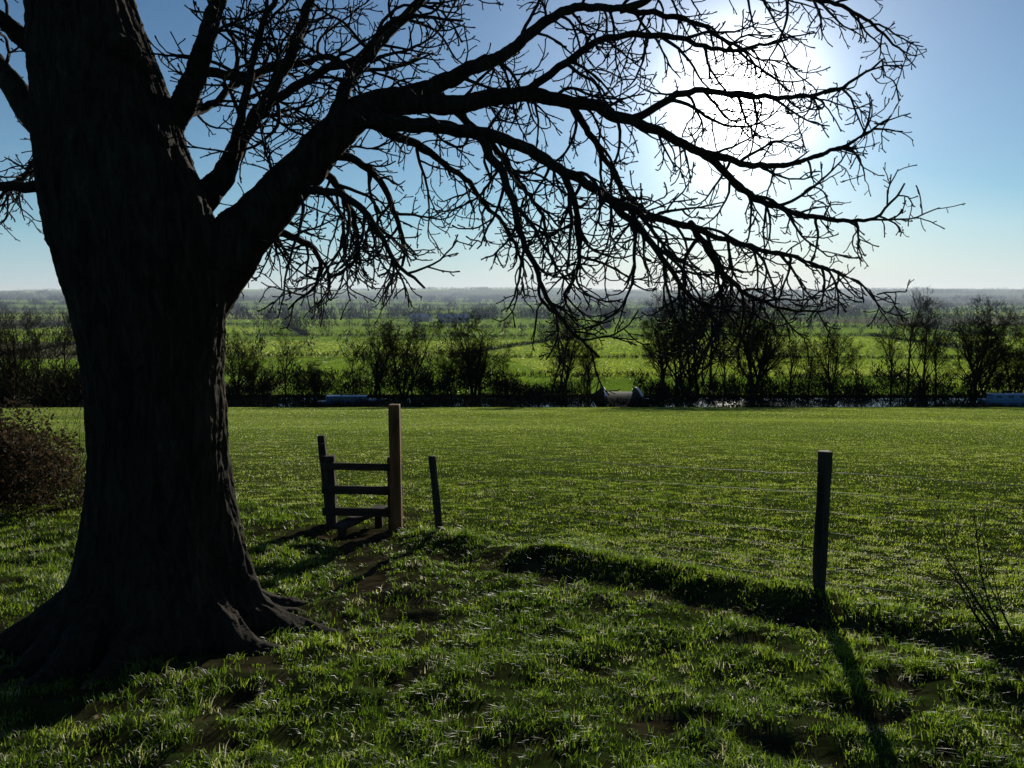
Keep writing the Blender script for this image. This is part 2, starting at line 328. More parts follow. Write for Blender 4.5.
V3 = lambda *a: Vector(a)
LIMBS = {  # name: (points, radii, children start fraction, twig density)
 'main': ([(-2.35, 5.25, 1.25), (-2.12, 5.3, 1.62), (-1.81, 5.3, 1.96), (-1.49, 5.35, 2.32), (-1.23, 5.4, 2.61), (-1.006, 5.45, 2.82), (-.747, 5.5, 2.925)], [.29, .25, .185, .15, .13, .11, .095], .45, .5),
 'a': ([(-.85, 5.48, 2.90), (-.49, 5.6, 3.05), (-.22, 5.7, 3.19), (.056, 5.85, 3.42), (.38, 6.0, 3.66), (.80, 6.2, 3.74), (1.29, 6.4, 3.74), (1.785, 6.5, 3.55), (2.1, 6.5, 3.4)], [.075, .060, .05, .042, .035, .028, .021, .014, .008], .12, 1),
 'b': ([(-.85, 5.48, 2.90), (-.42, 5.6, 2.92), (-.014, 5.65, 3.0), (.404, 5.75, 2.985), (.838, 5.85, 2.87), (1.36, 5.95, 2.68), (1.83, 6.05, 2.59), (2.37, 6.1, 2.71), (2.75, 6.15, 2.93), (2.98, 6.2, 3.15)], [.078, .066, .056, .047, .04, .032, .025, .018, .012, .007], .12, 1),
 'c': ([(-1.08, 5.44, 2.78), (-.53, 5.3, 2.71), (-.076, 5.2, 2.61), (.305, 5.2, 2.42), (.695, 5.25, 2.24), (1.16, 5.3, 2.10), (1.59, 5.4, 1.96), (2.03, 5.5, 1.85), (2.36, 5.55, 1.73), (2.58, 5.6, 1.62)], [.062, .048, .041, .035, .029, .024, .019, .015, .011, .006], .12, 1),
 'd': ([(-.2, 5.22, 2.64), (-.044, 5.1, 2.34), (.05, 5.0, 2.03), (.17, 4.95, 1.72), (.32, 4.9, 1.48), (.54, 4.9, 1.27)], [.032, .026, .02, .016, .012, .007], .2, .9),
 'e': ([(.57, 5.24, 2.30), (.81, 5.1, 2.03), (.96, 5.05, 1.79), (1.17, 5.0, 1.6), (1.42, 5.0, 1.52)], [.028, .022, .017, .012, .007], .1, 1),
 'f': ([(1.36, 5.95, 2.68), (1.86, 6.1, 2.34), (2.43, 6.2, 2.21), (2.78, 6.25, 2.24), (3.0, 6.25, 2.48)], [.03, .024, .018, .012, .007], .1, 1.1),
 'g': ([(.838, 5.85, 2.87), (1.27, 5.9, 3.09), (1.79, 5.9, 3.05), (2.3, 6.0, 3.11), (2.75, 6.1, 3.38)], [.03, .024, .019, .013, .007], .1, 1.1),
 'h': ([(.80, 6.2, 3.74), (1.43, 6.3, 4.0), (2.05, 6.4, 3.95), (2.64, 6.5, 3.84), (3.05, 6.5, 3.55)], [.03, .026, .02, .014, .007], .1, 1.1),
 'i': ([(1.16, 5.3, 2.10), (1.5, 5.6, 1.75), (1.75, 5.8, 1.6), (2.1, 5.9, 1.5), (2.4, 5.9, 1.55)], [.024, .019, .015, .01, .006], .1, 1.1),
 'j': ([(.1, 5.65, 3.0), (.5, 5.5, 3.25), (.95, 5.4, 3.3), (1.4, 5.4, 3.2), (1.8, 5.5, 3.3)], [.03, .024, .019, .013, .007], .1, 1),
 'u1': ([(-1.23, 5.4, 2.61), (-1.11, 5.5, 2.99), (-.92, 5.6, 3.34), (-.64, 5.8, 3.67), (-.3, 6.0, 4.0), (.3, 6.2, 4.3), (1.0, 6.4, 4.2)], [.055, .046, .04, .033, .026, .02, .01], .15, 1),
 'u2': ([(-2.1, 5.3, 2.1), (-1.89, 5.4, 2.45), (-1.71, 5.5, 2.83), (-1.5, 5.6, 3.21), (-1.38, 5.7, 3.63), (-1.25, 5.8, 4.1), (-.9, 5.9, 4.7)], [.10, .060, .048, .04, .032, .025, .012], .25, 1),
 'u3': ([(-2.45, 5.25, 2.5), (-2.16, 5.25, 2.75), (-1.98, 5.2, 3.03), (-1.81, 5.1, 3.36), (-1.6, 5.0, 3.8), (-1.2, 5.0, 4.4)], [.12, .075, .058, .048, .038, .015], .35, 1),
 'u4': ([(-1.71, 5.5, 2.83), (-1.4, 5.3, 2.98), (-.98, 5.2, 3.12), (-.68, 5.1, 3.32), (-.3, 5.1, 3.28)], [.034, .028, .022, .014, .007], .1, 1),
 'u5': ([(-1.98, 5.2, 3.03), (-1.75, 5.6, 3.1), (-1.4, 6.0, 3.35), (-1.05, 6.2, 3.3), (-.6, 6.3, 3.45)], [.033, .028, .022, .014, .007], .1, 1),
 'u6': ([(-1.85, 5.4, 2.5), (-1.7, 5.2, 2.75), (-1.6, 5.1, 3.1), (-1.35, 5.0, 3.5), (-1.2, 5.0, 3.9)], [.033, .028, .022, .014, .007], .1, 1),
 'u7': ([(-2.16, 5.25, 2.75), (-2.15, 5.7, 2.9), (-2.0, 6.1, 3.2), (-1.7, 6.4, 3.5), (-1.5, 6.5, 3.9)], [.04, .03, .022, .014, .007], .1, 1),
 'l1': ([(-1.49, 5.35, 2.3), (-1.14, 5.1, 2.28), (-.87, 4.95, 2.11), (-.68, 4.9, 1.84), (-.5, 4.9, 1.66)], [.034, .026, .02, .013, .007], .1, .9),
 'l2': ([(-1.81, 5.3, 2.0), (-1.6, 5.6, 2.05), (-1.42, 5.9, 1.95), (-1.5, 6.1, 1.72), (-1.72, 6.2, 1.52)], [.034, .028, .02, .013, .007], .1, 1.2),
 'l3': ([(-1.23, 5.4, 2.6), (-1.0, 5.7, 2.5), (-.85, 6.0, 2.25), (-.8, 6.2, 1.95), (-.95, 6.3, 1.7)], [.034, .026, .02, .013, .007], .1, 1.1),
 'l4': ([(-1.006, 5.45, 2.8), (-.7, 5.9, 2.7), (-.3, 6.3, 2.45), (0, 6.5, 2.1), (.1, 6.6, 1.8)], [.036, .028, .02, .014, .007], .1, 1),
 'l5': ([(.305, 5.2, 2.42), (.45, 5.5, 2.2), (.5, 5.8, 1.9), (.4, 6.0, 1.62), (.5, 6.1, 1.42)], [.026, .02, .016, .011, .006], .1, 1),
 'l6': ([(.404, 5.75, 2.98), (.7, 6.2, 2.7), (1.0, 6.5, 2.3), (1.3, 6.6, 1.95), (1.7, 6.7, 1.75)], [.028, .022, .018, .012, .006], .1, 1),
 'l7': ([(-1.3, 5.4, 2.5), (-1.15, 5.8, 2.25), (-1.2, 6.2, 1.95), (-1.45, 6.4, 1.75)], [.03, .022, .015, .007], .1, 1.2),
 'l8': ([(-.42, 5.6, 2.92), (-.1, 6.0, 2.65), (.2, 6.3, 2.3), (.3, 6.5, 2.0)], [.03, .022, .015, .007], .1, 1.1),
 'l9': ([(-1.65, 5.35, 2.15), (-1.75, 5.8, 2.2), (-2.0, 6.3, 2.1), (-2.2, 6.6, 1.85)], [.028, .022, .015, .007], .1, 1.2),
 'll1': ([(-2.7, 5.1, 2.3), (-3.1, 5.0, 2.3), (-3.5, 4.9, 2.35), (-4, 4.9, 2.2)], [.05, .03, .02, .01], .3, .8),
 'll2': ([(-2.7, 5.3, 2.4), (-3.05, 5.3, 2.75), (-3.3, 5.4, 3.05), (-3.7, 5.5, 3.4), (-4.4, 5.6, 3.5), (-5.2, 5.6, 3.2)], [.13, .085, .07, .055, .04, .015], .3, .9),
 'll3': ([(-2.7, 5.2, 2.9), (-3.1, 5.1, 3.3), (-3.35, 5.0, 3.6), (-3.8, 4.8, 4.0)], [.08, .04, .03, .012], .25, 1),
 'll4': ([(-2.9, 5.5, 2.75), (-3.4, 6.2, 2.8), (-4.1, 6.8, 2.6), (-4.8, 7.2, 2.2)], [.06, .04, .025, .008], .2, 1),
 't1': ([(-2.85, 5.2, 4.2), (-2.1, 5.9, 4.9), (-1.0, 6.6, 5.5), (.4, 7.2, 5.9), (1.8, 7.6, 5.8)], [.13, .1, .075, .05, .015], .2, .3),
 't2': ([(-2.88, 5.2, 4.6), (-3.6, 5.6, 5.3), (-4.8, 6.2, 5.9), (-6.2, 6.6, 6.0)], [.12, .09, .06, .015], .2, .3),
 't3': ([(-2.85, 5.2, 4.4), (-2.5, 4.4, 5.1), (-2.0, 3.2, 5.7), (-1.2, 2.0, 6.0)], [.11, .08, .05, .015], .2, .3),
 't4': ([(-2.9, 5.2, 5.1), (-2.7, 5.4, 6.2), (-2.5, 5.5, 7.4), (-2.3, 5.6, 8.8)], [.18, .13, .08, .015], .1, .3),
 't5': ([(-2.7, 5.4, 6.2), (-1.9, 5.9, 7.0), (-1.0, 6.2, 7.8)], [.07, .05, .012], .1, .3),
 't6': ([(-2.7, 5.4, 6.0), (-3.6, 5.1, 6.9), (-4.3, 4.8, 7.9)], [.07, .05, .012], .1, .3),
}
thick = MB(); limbs = MB(); twigs = MB()
SPEC = {2: dict(sp=.115, L=(.30, 1.0), r=(.014, .0046), st=.05, ang=(28, 66)),
        3: dict(sp=.078, L=(.13, .52), r=(.0075, .0040), st=.038, ang=(30, 62)),
        4: dict(sp=.075, L=(.05, .22), r=(.0050, .0036), st=.028, ang=(30, 55))}
def spawn(pts, rad, lvl, start, dens, droop):
    if lvl > 4: return
    S = SPEC[lvl]
    acc = [0]
    for i in range(1, len(pts)): acc.append(acc[-1]+(pts[i]-pts[i-1]).length)
    L = acc[-1]
    s = L*start+rnd.uniform(0, S['sp']); i = 0
    side = rnd.uniform(0, 6.28)
    while s < L*.99:
        while i < len(acc)-2 and acc[i+1] < s: i += 1
        t = (pts[i+1]-pts[i]).normalized(); f = (s-acc[i])/max(1e-6, acc[i+1]-acc[i]); p = pts[i].lerp(pts[i+1], min(1, f)); pr = rad[i]
        u = t.cross(Vector((.2, .3, 1)));
        if u.length < .1: u = t.cross(Vector((1, 0, 0)))
        u.normalize(); w = t.cross(u)
        side += 2.4+rnd.uniform(-.6, .6)
        pd = u*math.cos(side)+w*math.sin(side)
        an = R(rnd.uniform(*S['ang'])); d = (t*math.cos(an)+pd*math.sin(an)).normalized()
        Lc = rnd.uniform(*S['L'])*(1.05-.6*s/L)*(1 if lvl == 2 else min(1, .35+L))
        r0 = min(S['r'][0]*(.6+.6*Lc/S['L'][1]), pr*.75); r1 = min(S['r'][1], r0)
        n = max(3, int(Lc/S['st'])); q = [p]; rr = [r0]
        curl = rv()*.16
        dr = droop if lvl == 2 else droop*.8
        for j in range(n):
            tt = j/n
            g = Vector((0, 0, -dr*(1-tt)+.34*max(0, tt-.35)+(.05 if lvl > 2 else 0)))
            d = (d+rv()*.27+curl+g).normalized()
            q.append(q[-1]+d*(Lc/n)); rr.append(r0+(r1-r0)*((j+1)/n)**.8)
        if lvl >= 3: rr[-1] = r1*1.3
        twigs.tube(q, rr, 5 if lvl == 2 else 4)
        spawn(q, rr, lvl+1, .15, 1, droop)
        s += S['sp']/dens*rnd.uniform(.5, 1.5)
for nm, (P, rr, st, dens) in LIMBS.items():
    pts, rad = catmull([V3(*p) for p in P], rr, .05, .007 if rr[0] > .1 else .013)
    (thick if rr[0] > .055 else limbs).tube(pts, rad, 14 if rr[0] > .055 else 8)
    droop = .18 if nm in 'abcdefghij' or nm.startswith('l') else .04
    spawn(pts, rad, 2, st, dens, droop)
# roots
roots = MB()
for k in range(11):
    a = k*2*math.pi/11+rnd.uniform(-.2, .2); Lr = rnd.uniform(.9, 1.45); P = []; rr = []
    dx, dy = math.cos(a), math.sin(a); bend = rnd.uniform(-.35, .35)
    for j in range(6):
        t = j/5; q = .34+t*(Lr-.34); aa = a+bend*t*t
        x = -2.40+math.cos(aa)*q; y = TY+math.sin(aa)*q
        gz = float(H(x, y)); P.append(V3(x, y, gz+.32*(1-t)**2.4+.02-.10*t)); rr.append(.14*(1-t)**.8+.035)
    p2, r2 = catmull(P, rr, .08, .008); roots.tube(p2, r2, 10)
# burrs on the trunk
for (bx, by, bz, br) in [(-2.62, 4.82, 2.38, .12), (-2.15, 4.80, 1.75, .09), (-2.3, 4.87, 3.1, .07)]:
    roots.tube([V3(bx, by+.12, bz-.05), V3(bx, by+.03, bz), V3(bx, by-.05, bz+.02)], [br*1.2, br, br*.45], 10)
vv = list(tv); ff = list(tf)
for mb in (thick, roots):
    o = len(vv); vv += [tuple(v) for v in mb.v]; ff += [tuple(i+o for i in f) for f in mb.f]
tmp = mesh_obj('trunk_src', vv, ff)
md = tmp.modifiers.new('r', 'REMESH'); md.mode = 'VOXEL'; md.voxel_size = .0125; md.use_smooth_shade = True
ms = tmp.modifiers.new('s', 'SMOOTH'); ms.iterations = 5; ms.factor = .5
dg = bpy.context.evaluated_depsgraph_get(); dg.update()
tme = bpy.data.meshes.new_from_object(tmp.evaluated_get(dg))
bpy.data.objects.remove(tmp)
n = len(tme.vertices); co = np.zeros(n*3, np.float32); tme.vertices.foreach_get('co', co); co = co.reshape(-1, 3).astype(float)
no = np.zeros(n*3, np.float32); tme.vertices.foreach_get('normal', no); no = no.reshape(-1, 3)
ax = np.interp(co[:, 2], tz, tcx); th = np.arctan2(co[:, 1]-TY, co[:, 0]-ax); rad_ = np.hypot(co[:, 1]-TY, co[:, 0]-ax)
ontr = sst(.85, .6, rad_-np.clip((.2-co[:, 2]), 0, 1)*.9)
wz = co[:, 2]
u = (th+np.pi)*12.0+1.2*(vn(wz*2.1, th*2, 41)-.5)*2
rid = 1-np.abs(2*vn(u, wz*4.2+vn(u*.5, wz*2, 43)*2, 42)-1)
rid = .7*rid+.3*(1-np.abs(2*vn(u*2.1+7, wz*9, 47)-1))
fine = vn(co[:, 0]*45+co[:, 1]*31, wz*26, 44)
disp = ontr*(rid-.5)*.038+(fine-.5)*.006
co = co+no*disp[:, None]
tme.vertices.foreach_set('co', co.astype(np.float32).ravel()); tme.update()
tme.materials.clear(); tme.materials.append(bark)
tme.polygons.foreach_set('use_smooth', [True]*len(tme.polygons))
tme.name = 'trunk'; link(bpy.data.objects.new('trunk_and_main_limbs', tme), ash)
limbs.obj('side_limbs', bark, ash); twigs.obj('twigs', twig_mat, ash)

# ------------------------------------------------------------------ wood: stile + fence
wood = simple_mat('weathered_oak', (.025, .018, .011), (.09, .062, .036), 14, .85, (1, 1, .12), .6, .15, .008)
woodh = simple_mat('weathered_rail', (.025, .018, .011), (.09, .062, .036), 14, .85, (.12, 1, 1), .6, .15, .008)
newwood = simple_mat('treated_timber', (.11, .045, .016), (.30, .14, .045), 14, .8, (1, 1, .12), .5, .15, .008)
wire_mat = simple_mat('fence_wire', (.05, .045, .04), (.14, .13, .12), 20, .6, spec=.3)
def beam(name, p0, p1, w, h, mat, parent, jit=.004, seg=7):
    p0, p1 = V3(*p0), V3(*p1); d = (p1-p0).normalized()
    s = d.cross(Vector((0, 0, 1))) if abs(d.z) < .8 else Vector((1, 0, 0)); s = (s-d*s.dot(d)).normalized(); t = s.cross(d)
    vs, fs = [], []
    for i in range(seg+1):
        c = p0.lerp(p1, i/seg)
        for a, b2 in ((-1, -1), (1, -1), (1, 1), (-1, 1)):
            vs.append(c+s*(a*w/2+rnd.uniform(-jit, jit))+t*(b2*h/2+rnd.uniform(-jit, jit)))
    for i in range(seg):
        for k in range(4):
            a = i*4+k; b2 = i*4+(k+1) % 4; fs.append((a, b2, b2+4, a+4))
    fs += [(3, 2, 1, 0), tuple(seg*4+k for k in range(4))]
    o = mesh_obj(name, vs, fs, mat, parent); bv = o.modifiers.new('b', 'BEVEL'); bv.width = .009; bv.segments = 2; bv.limit_method = 'ANGLE'; bv.angle_limit = R(40)
    bm = bmesh.new(); bm.from_mesh(o.data); bmesh.ops.recalc_face_normals(bm, faces=bm.faces); bm.to_mesh(o.data); bm.free()
    return o
G = lambda x, y: float(H(x, y))
st = empty('wooden_stile')
zl = -1.13
beam('tall_post', (-1.36, 9.24, zl-.3), (-1.37, 9.24, zl+1.52), .125, .12, newwood, st)
beam('short_post', (-2.17, 9.42, zl-.3), (-2.18, 9.42, zl+.88), .12, .11, wood, st)
beam('leaning_post', (-2.20, 9.56, zl-.3), (-2.31, 9.56, zl+1.10), .085, .08, wood, st)
beam('post_by_step', (-1.44, 9.44, zl-.3), (-1.45, 9.44, zl+.86), .09, .09, wood, st)
for i, hz in enumerate((.755, .47, .20)):
    beam('rail_%d' % (i+1), (-2.27, 9.355+.012*i, zl+hz+.01), (-1.30, 9.325+.012*i, zl+hz), .045, .10 if i else .085, woodh, st)
beam('step_board', (-2.02, 8.98, zl+.12), (-1.62, 9.85, zl+.14), .20, .045, woodh, st)
beam('step_leg_front', (-1.98, 9.10, zl-.3), (-1.98, 9.10, zl+.10), .09, .09, wood, st)
beam('step_leg_back', (-1.66, 9.75, zl-.4), (-1.66, 9.75, zl+.11), .09, .09, wood, st)

def round_post(name, b, t, r, mat):
    mb = MB(); P = []; rr = []
    for i in range(12):
        f = i/11; P.append(V3(*b).lerp(V3(*t), f)+rv()*.002); rr.append(r*(1+.05*math.sin(i*1.3)+rnd.uniform(-.02, .02)))
    P.append(P[-1]+V3(0, 0, .004)); rr.append(r*.9)
    mb.tube(P, rr, 12)
    return mb.obj(name, mat)
fence = empty('wire_stock_fence')
gA = -.72
round_post('fence_post', (2.37, 6.0, gA-.4), (2.385, 6.0, gA+1.17), .052, wood).parent = fence
round_post('leaning_fence_post', (-.78, 8.7, G(-.78, 8.7)-.3), (-.885, 8.72, -1.02+.90), .043, wood).parent = fence
round_post('fence_post', (5.6, 3.25, G(5.6, 3.25)-.4), (5.62, 3.25, G(5.6, 3.25)+1.12), .052, wood).parent = fence
for px_, py_ in ((-4.6, 10.4), (-7.6, 11.6), (-10.6, 12.9)):
    round_post('fence_post', (px_, py_, G(px_, py_)-.4), (px_+.02, py_, G(px_, py_)+1.1), .05, wood).parent = fence
wires = MB()
def wire_run(a, b2, ga, gb, heights, vstep):
    L = math.hypot(b2[0]-a[0], b2[1]-a[1]); n = int(L/.22)
    def P(f, h):
        sag = -.035*4*f*(1-f)*(h > .5)
        return V3(a[0]+(b2[0]-a[0])*f, a[1]+(b2[1]-a[1])*f-.055, ga+(gb-ga)*f+h+sag)
    for h in heights:
        r = .0019 if h < .95 else .0022
        wires.tube([P(i/n, h)+rv()*.004 for i in range(n+1)], [r]*(n+1), 4)
        if h > .95:
            for k in range(int(L/.12)):
                q = P((k+.5)/int(L/.12), h); e = rv()*.014; wires.tube([q-e, q+e], [.0013]*2, 3)
    k = int(L/vstep)
    for i in range(k+1):
        f = i/k; wires.tube([P(f, h)+rv()*.003 for h in heights if h < .95], [.0017]*len([h for h in heights if h < .95]), 3)
HS = [.06, .17, .29, .42, .56, .72, .88, 1.03]
wire_run((5.6, 3.25), (2.37, 6.0), G(5.6, 3.25), gA, HS, .15)
wire_run((2.37, 6.0), (-.84, 8.72), gA, -1.02, [h*.98 for h in HS], .15)
wire_run((-.84, 8.72), (-1.36, 9.24), -1.02, -1.13, HS[:7], .15)
wire_run((-2.2, 9.45), (-4.6, 10.4), -1.13, G(-4.6, 10.4), HS, .15)
wire_run((-4.6, 10.4), (-7.6, 11.6), G(-4.6, 10.4), G(-7.6, 11.6), HS, .15)
wires.obj('wire_netting', wire_mat, fence)

# ------------------------------------------------------------------ shrubs
def shrub(name, cx, cy, n, spread, hgt, lean, r0, mat, sub=3):
    mb = MB()
    for i in range(n):
        x = cx+rnd.gauss(0, spread*.15); y = cy+rnd.gauss(0, spread*.15); p = V3(x, y, G(x, y)-.03)
        a = rnd.uniform(0, 6.28); d = (V3(math.cos(a)*spread, math.sin(a)*spread, hgt)+V3(*lean)).normalized()
        L = hgt*rnd.uniform(.6, 1.15); k = 9; q = [p]; rr = [r0]
        for j in range(k):
            d = (d+rv()*.09+V3(0, 0, .015)).normalized(); q.append(q[-1]+d*L/k); rr.append(r0*(1-.7*(j+1)/k))
        mb.tube(q, rr, 4)
        for s in range(sub):
            j = rnd.randint(3, k-1); d2 = (d+rv()*.7+V3(0, 0, .2)).normalized(); q2 = [q[j]]
            L2 = L*rnd.uniform(.15, .4)
            for _ in range(4): d2 = (d2+rv()*.15).normalized(); q2.append(q2[-1]+d2*L2/4)
            mb.tube(q2, [rr[j]*.7*(1-.12*t) for t in range(5)], 3)
    return mb.obj(name, mat)
shrub('bare_shrub', 3.22, 5.05, 10, .30, .85, (-.50, 0, .15), .007, twig_mat)

# bramble bush to the left: twigs plus small dry leaves
bleaf, nt = new_mat('bramble_leaf')
out = N(nt, 'ShaderNodeOutputMaterial'); oi = N(nt, 'ShaderNodeNewGeometry')
c = ramp(nt, oi.outputs['Random Per Island'], [(0, (.02, .02, .009)), (.5, (.05, .036, .018)), (1, (.12, .07, .032))])
pb = N(nt, 'ShaderNodeBsdfPrincipled'); pb.inputs['Roughness'].default_value = .8; pb.inputs['Specular IOR Level'].default_value = .15; tl = N(nt, 'ShaderNodeBsdfTranslucent'); mx = N(nt, 'ShaderNodeMixShader'); mx.inputs[0].default_value = .35
nt.links.new(c, pb.inputs['Base Color']); nt.links.new(c, tl.inputs['Color']); nt.links.new(pb.outputs[0], mx.inputs[1]); nt.links.new(tl.outputs[0], mx.inputs[2]); nt.links.new(mx.outputs[0], out.inputs[0])
def leaf_cloud(name, lobes, per, size, mat, parent=None, up=False):
    Vs = []
    for (cx, cy, cz, rx, ry, rz) in lobes:
        k = per; u = rng.normal(0, 1, (k, 3)); u /= np.linalg.norm(u, axis=1)[:, None]; rr = rng.uniform(.35, 1.05, k)**.5
        c = np.array([cx, cy, cz])+u*rr[:, None]*np.array([rx, ry, rz])
        a = rng.normal(0, 1, (k, 3)); a /= np.linalg.norm(a, axis=1)[:, None]; b3 = np.cross(a, rng.normal(0, 1, (k, 3))); b3 /= np.linalg.norm(b3, axis=1)[:, None]
        s = size*rng.uniform(.5, 1.4, k)[:, None]
        Vs.append(np.stack([c-a*s, c+b3*s*.5, c+a*s, c-b3*s*.5], 1).reshape(-1, 3))
    Vv = np.concatenate(Vs); F = np.arange(len(Vv)).reshape(-1, 4)
    return link(bpy.data.objects.new(name, tri_mesh(name, Vv, F, None, mat)), parent)
bush = empty('bramble_bush')
lobes = []
for i in range(44):
    x = rnd.uniform(-11, -5.9); y = 11.0+rnd.uniform(-.9, .9); f = min(1, (-5.4-x)/1.2); lobes.append((x, y, G(x, y)+rnd.uniform(.15, 1.15)*f, rnd.uniform(.4, .7), .55, rnd.uniform(.35, .55)))
leaf_cloud('leaves', lobes, 900, .03, bleaf, bush)
for i in range(8):
    shrub('stems_%d' % (i+1), -6.2-.6*i, 11.0+rnd.uniform(-.3, .3), 18, .9, 1.7, (0, 0, 0), .006, twig_mat, 4).parent = bush

# ------------------------------------------------------------------ background bare trees
bgm, nt = new_mat('distant_twigs')
out = N(nt, 'ShaderNodeOutputMaterial'); g = N(nt, 'ShaderNodeNewGeometry')
base = ramp(nt, g.outputs['Random Per Island'], [(0, (.026, .020, .013)), (.6, (.06, .046, .028)), (1, (.09, .072, .04))])
pb = N(nt, 'ShaderNodeBsdfDiffuse'); nt.links.new(base, pb.inputs['Color']); nt.links.new(pb.outputs[0], out.inputs[0])
def bare_tree_mesh(name, seed, Ht, spread=.5, dense=1.0):
    r_ = random.Random(seed); mb = MB()
    def br(p, d, L, r0, lvl, maxl):
        k = 5 if lvl < 2 else 3; q = [p]; rr = [r0]
        for j in range(k):
            d = (d+rv(r_)*(.10 if lvl == 0 else .2)+V3(0, 0, .07)).normalized(); q.append(q[-1]+d*L/k); rr.append(max(.012, r0*(1-.75*(j+1)/k)))
        mb.tube(q, rr, 5 if lvl < 2 else 3, False)
        if lvl < maxl:
            nb = int([14, 8, 6, 4][lvl]*dense)
            for b_ in range(nb):
                f = r_.uniform(.12 if lvl == 0 else .2, 1.0); j = min(k-1, int(f*k)); pp = q[j].lerp(q[j+1], f*k-j)
                t = (q[j+1]-q[j]).normalized(); an = R(r_.uniform(22, 58)); pd = rv(r_); pd = (pd-t*pd.dot(t)).normalized()
                br(pp, t*math.cos(an)+pd*math.sin(an), L*r_.uniform(.35, .62)*(1.15-.5*f)*(1 if lvl else 1+spread*.3), rr[j]*.5, lvl+1, maxl)
    ns_ = 1 if r_.random() < .5 else 3
    for s in range(ns_):
        br(V3(r_.uniform(-.3, .3)*ns_, r_.uniform(-.3, .3)*ns_, -.3), V3(r_.uniform(-.15, .15)*ns_, r_.uniform(-.15, .15)*ns_, 1).normalized(), Ht*.78, Ht*.018, 0, 4)
    me = bpy.data.meshes.new(name); me.from_pydata([tuple(v) for v in mb.v], [], mb.f); me.materials.append(bgm); me.update(); return me
TM = [bare_tree_mesh('bare_tree_%d' % i, 100+i, 10, dense=.95) for i in range(6)]
def place_tree(x, y, h, name='bare_tree', parent=None, i=None):
    o = bpy.data.objects.new(name, TM[rnd.randrange(6) if i is None else i]); o.location = (x, y, G(x, y)); s = h/8.6
    o.scale = (s*rnd.uniform(.8, 1.1), s*rnd.uniform(.8, 1.1), s); o.rotation_euler = (0, 0, rnd.uniform(0, 6.28)); return link(o, parent)
for (px_, h, dy) in [(236, 9, 4), (252, 6, 2), (286, 9.5, 5), (318, 5, 2), (352, 7, 5), (376, 10.5, 4), (402, 11.5, 6), (412, 9, 3), (446, 7, 3), (470, 12, 4), (482, 8, 5), (505, 7, 7), (556, 12, 4), (566, 9, 6), (588, 8, 8), (664, 12, 6), (678, 15, 3), (692, 16.5, 5), (708, 14, 6), (724, 9, 3),
                     (748, 16, 4), (760, 12, 7), (790, 9.5, 4), (808, 7, 4), (832, 10, 5), (856, 7, 3), (890, 11, 6), (905, 14, 6), (922, 13, 3), (934, 9, 5), (968, 14, 5), (980, 11, 8), (1012, 8, 4), (1040, 12, 6), (1085, 13, 6), (1130, 10, 5), (40, 12, -6), (15, 13, -10), (-10, 12, 2), (65, 11, 4), (-60, 12, 0), (100, 9, 5), (150, 10, 8), (200, 9, 6)]:
    yy = 129+dy; place_tree((px_-512)*.00126*yy, yy, h)
def twig_cloud(centers, per, name, size_k=.35, sub=None):
    C = np.array(centers); k = per; n = len(C)
    c = np.repeat(C[:, :3], k, 0); r = np.repeat(C[:, 3], k); hh = np.repeat(C[:, 4], k)
    u = rng.normal(0, 1, (n*k, 3)); u /= np.linalg.norm(u, axis=1)[:, None]; q = rng.uniform(0, 1, n*k)**.5
    p = c.copy(); p[:, 0] += u[:, 0]*q*r; p[:, 1] += u[:, 1]*q*r; p[:, 2] += hh*.5+u[:, 2]*q*hh*.5
    a = rng.normal(0, .55, (n*k, 3)); a[:, 2] = np.abs(a[:, 2])+.5; a /= np.linalg.norm(a, axis=1)[:, None]
    b3 = np.cross(a, rng.normal(0, 1, (n*k, 3))); b3 /= np.linalg.norm(b3, axis=1)[:, None]
    s = (np.minimum(r, hh)*size_k)[:, None]*rng.uniform(.5, 1.3, (n*k, 1))
    Vv = np.stack([p-a*s-b3*s*.22, p-a*s+b3*s*.22, p+a*s*1.3], 1).reshape(-1, 3)
    return link(bpy.data.objects.new(name, tri_mesh(name, Vv, np.arange(len(Vv)).reshape(-1, 3), None, bgm)))
C = []
for x in np.arange(-120, 125, .7):
    if not (12.5 < x < 20.3):
        q = float(vn(x*.16, 3.3, 51)); h = 2.0+4.5*q*q+1.1*rnd.random()
        C.append((x, 129.5+rnd.uniform(-1, 2), -14.6, 1.1, h))
        C.append((x, 127.4+rnd.uniform(-.6, .8), -14.4, .8, .8+1.0*rnd.random()))
        if rnd.random() < .5: C.append((x, 132+rnd.uniform(-1, 3), -14.8, 1.5, h*1.3))
for px_ in (444, 450, 462, 468, 497, 516, 300, 318, 250, 272, 246, 395, 428, 424):     # ivy-clad / evergreen shrubs
    x = (px_-512)*.00126*131; hh = rnd.uniform(4.5, 8); C += [(x, 131, -14.4, rnd.uniform(.8, 1.4), hh)]*2
twig_cloud(C, 120, 'canal_hedgerow', .26)
C = []
for x in np.arange(-120, 24, .55):
    C.append((x, 112.6+rnd.uniform(-.6, .5), -13.9, .75, .9+1.6*float(vn(x*.22, 5, 92))+.5*rnd.random()))
for x in np.arange(24, 125, .8):
    q = float(vn(x*.12, 1, 91)); C.append((x, 112.6+rnd.uniform(-.3, .3), -13.9, .7, .25+1.1*q*q+(.9 if x > 62 else 0)*rnd.random()))
twig_cloud(C, 80, 'canal_bank_scrub', .35)
C = []
for i in range(150):
    x = rnd.uniform(-125, -58); y = rnd.uniform(104, 128); C.append((x, y, G(x, y), 2.6, rnd.uniform(3, 8)))
twig_cloud(C, 220, 'woodland_edge', .16)
C = []
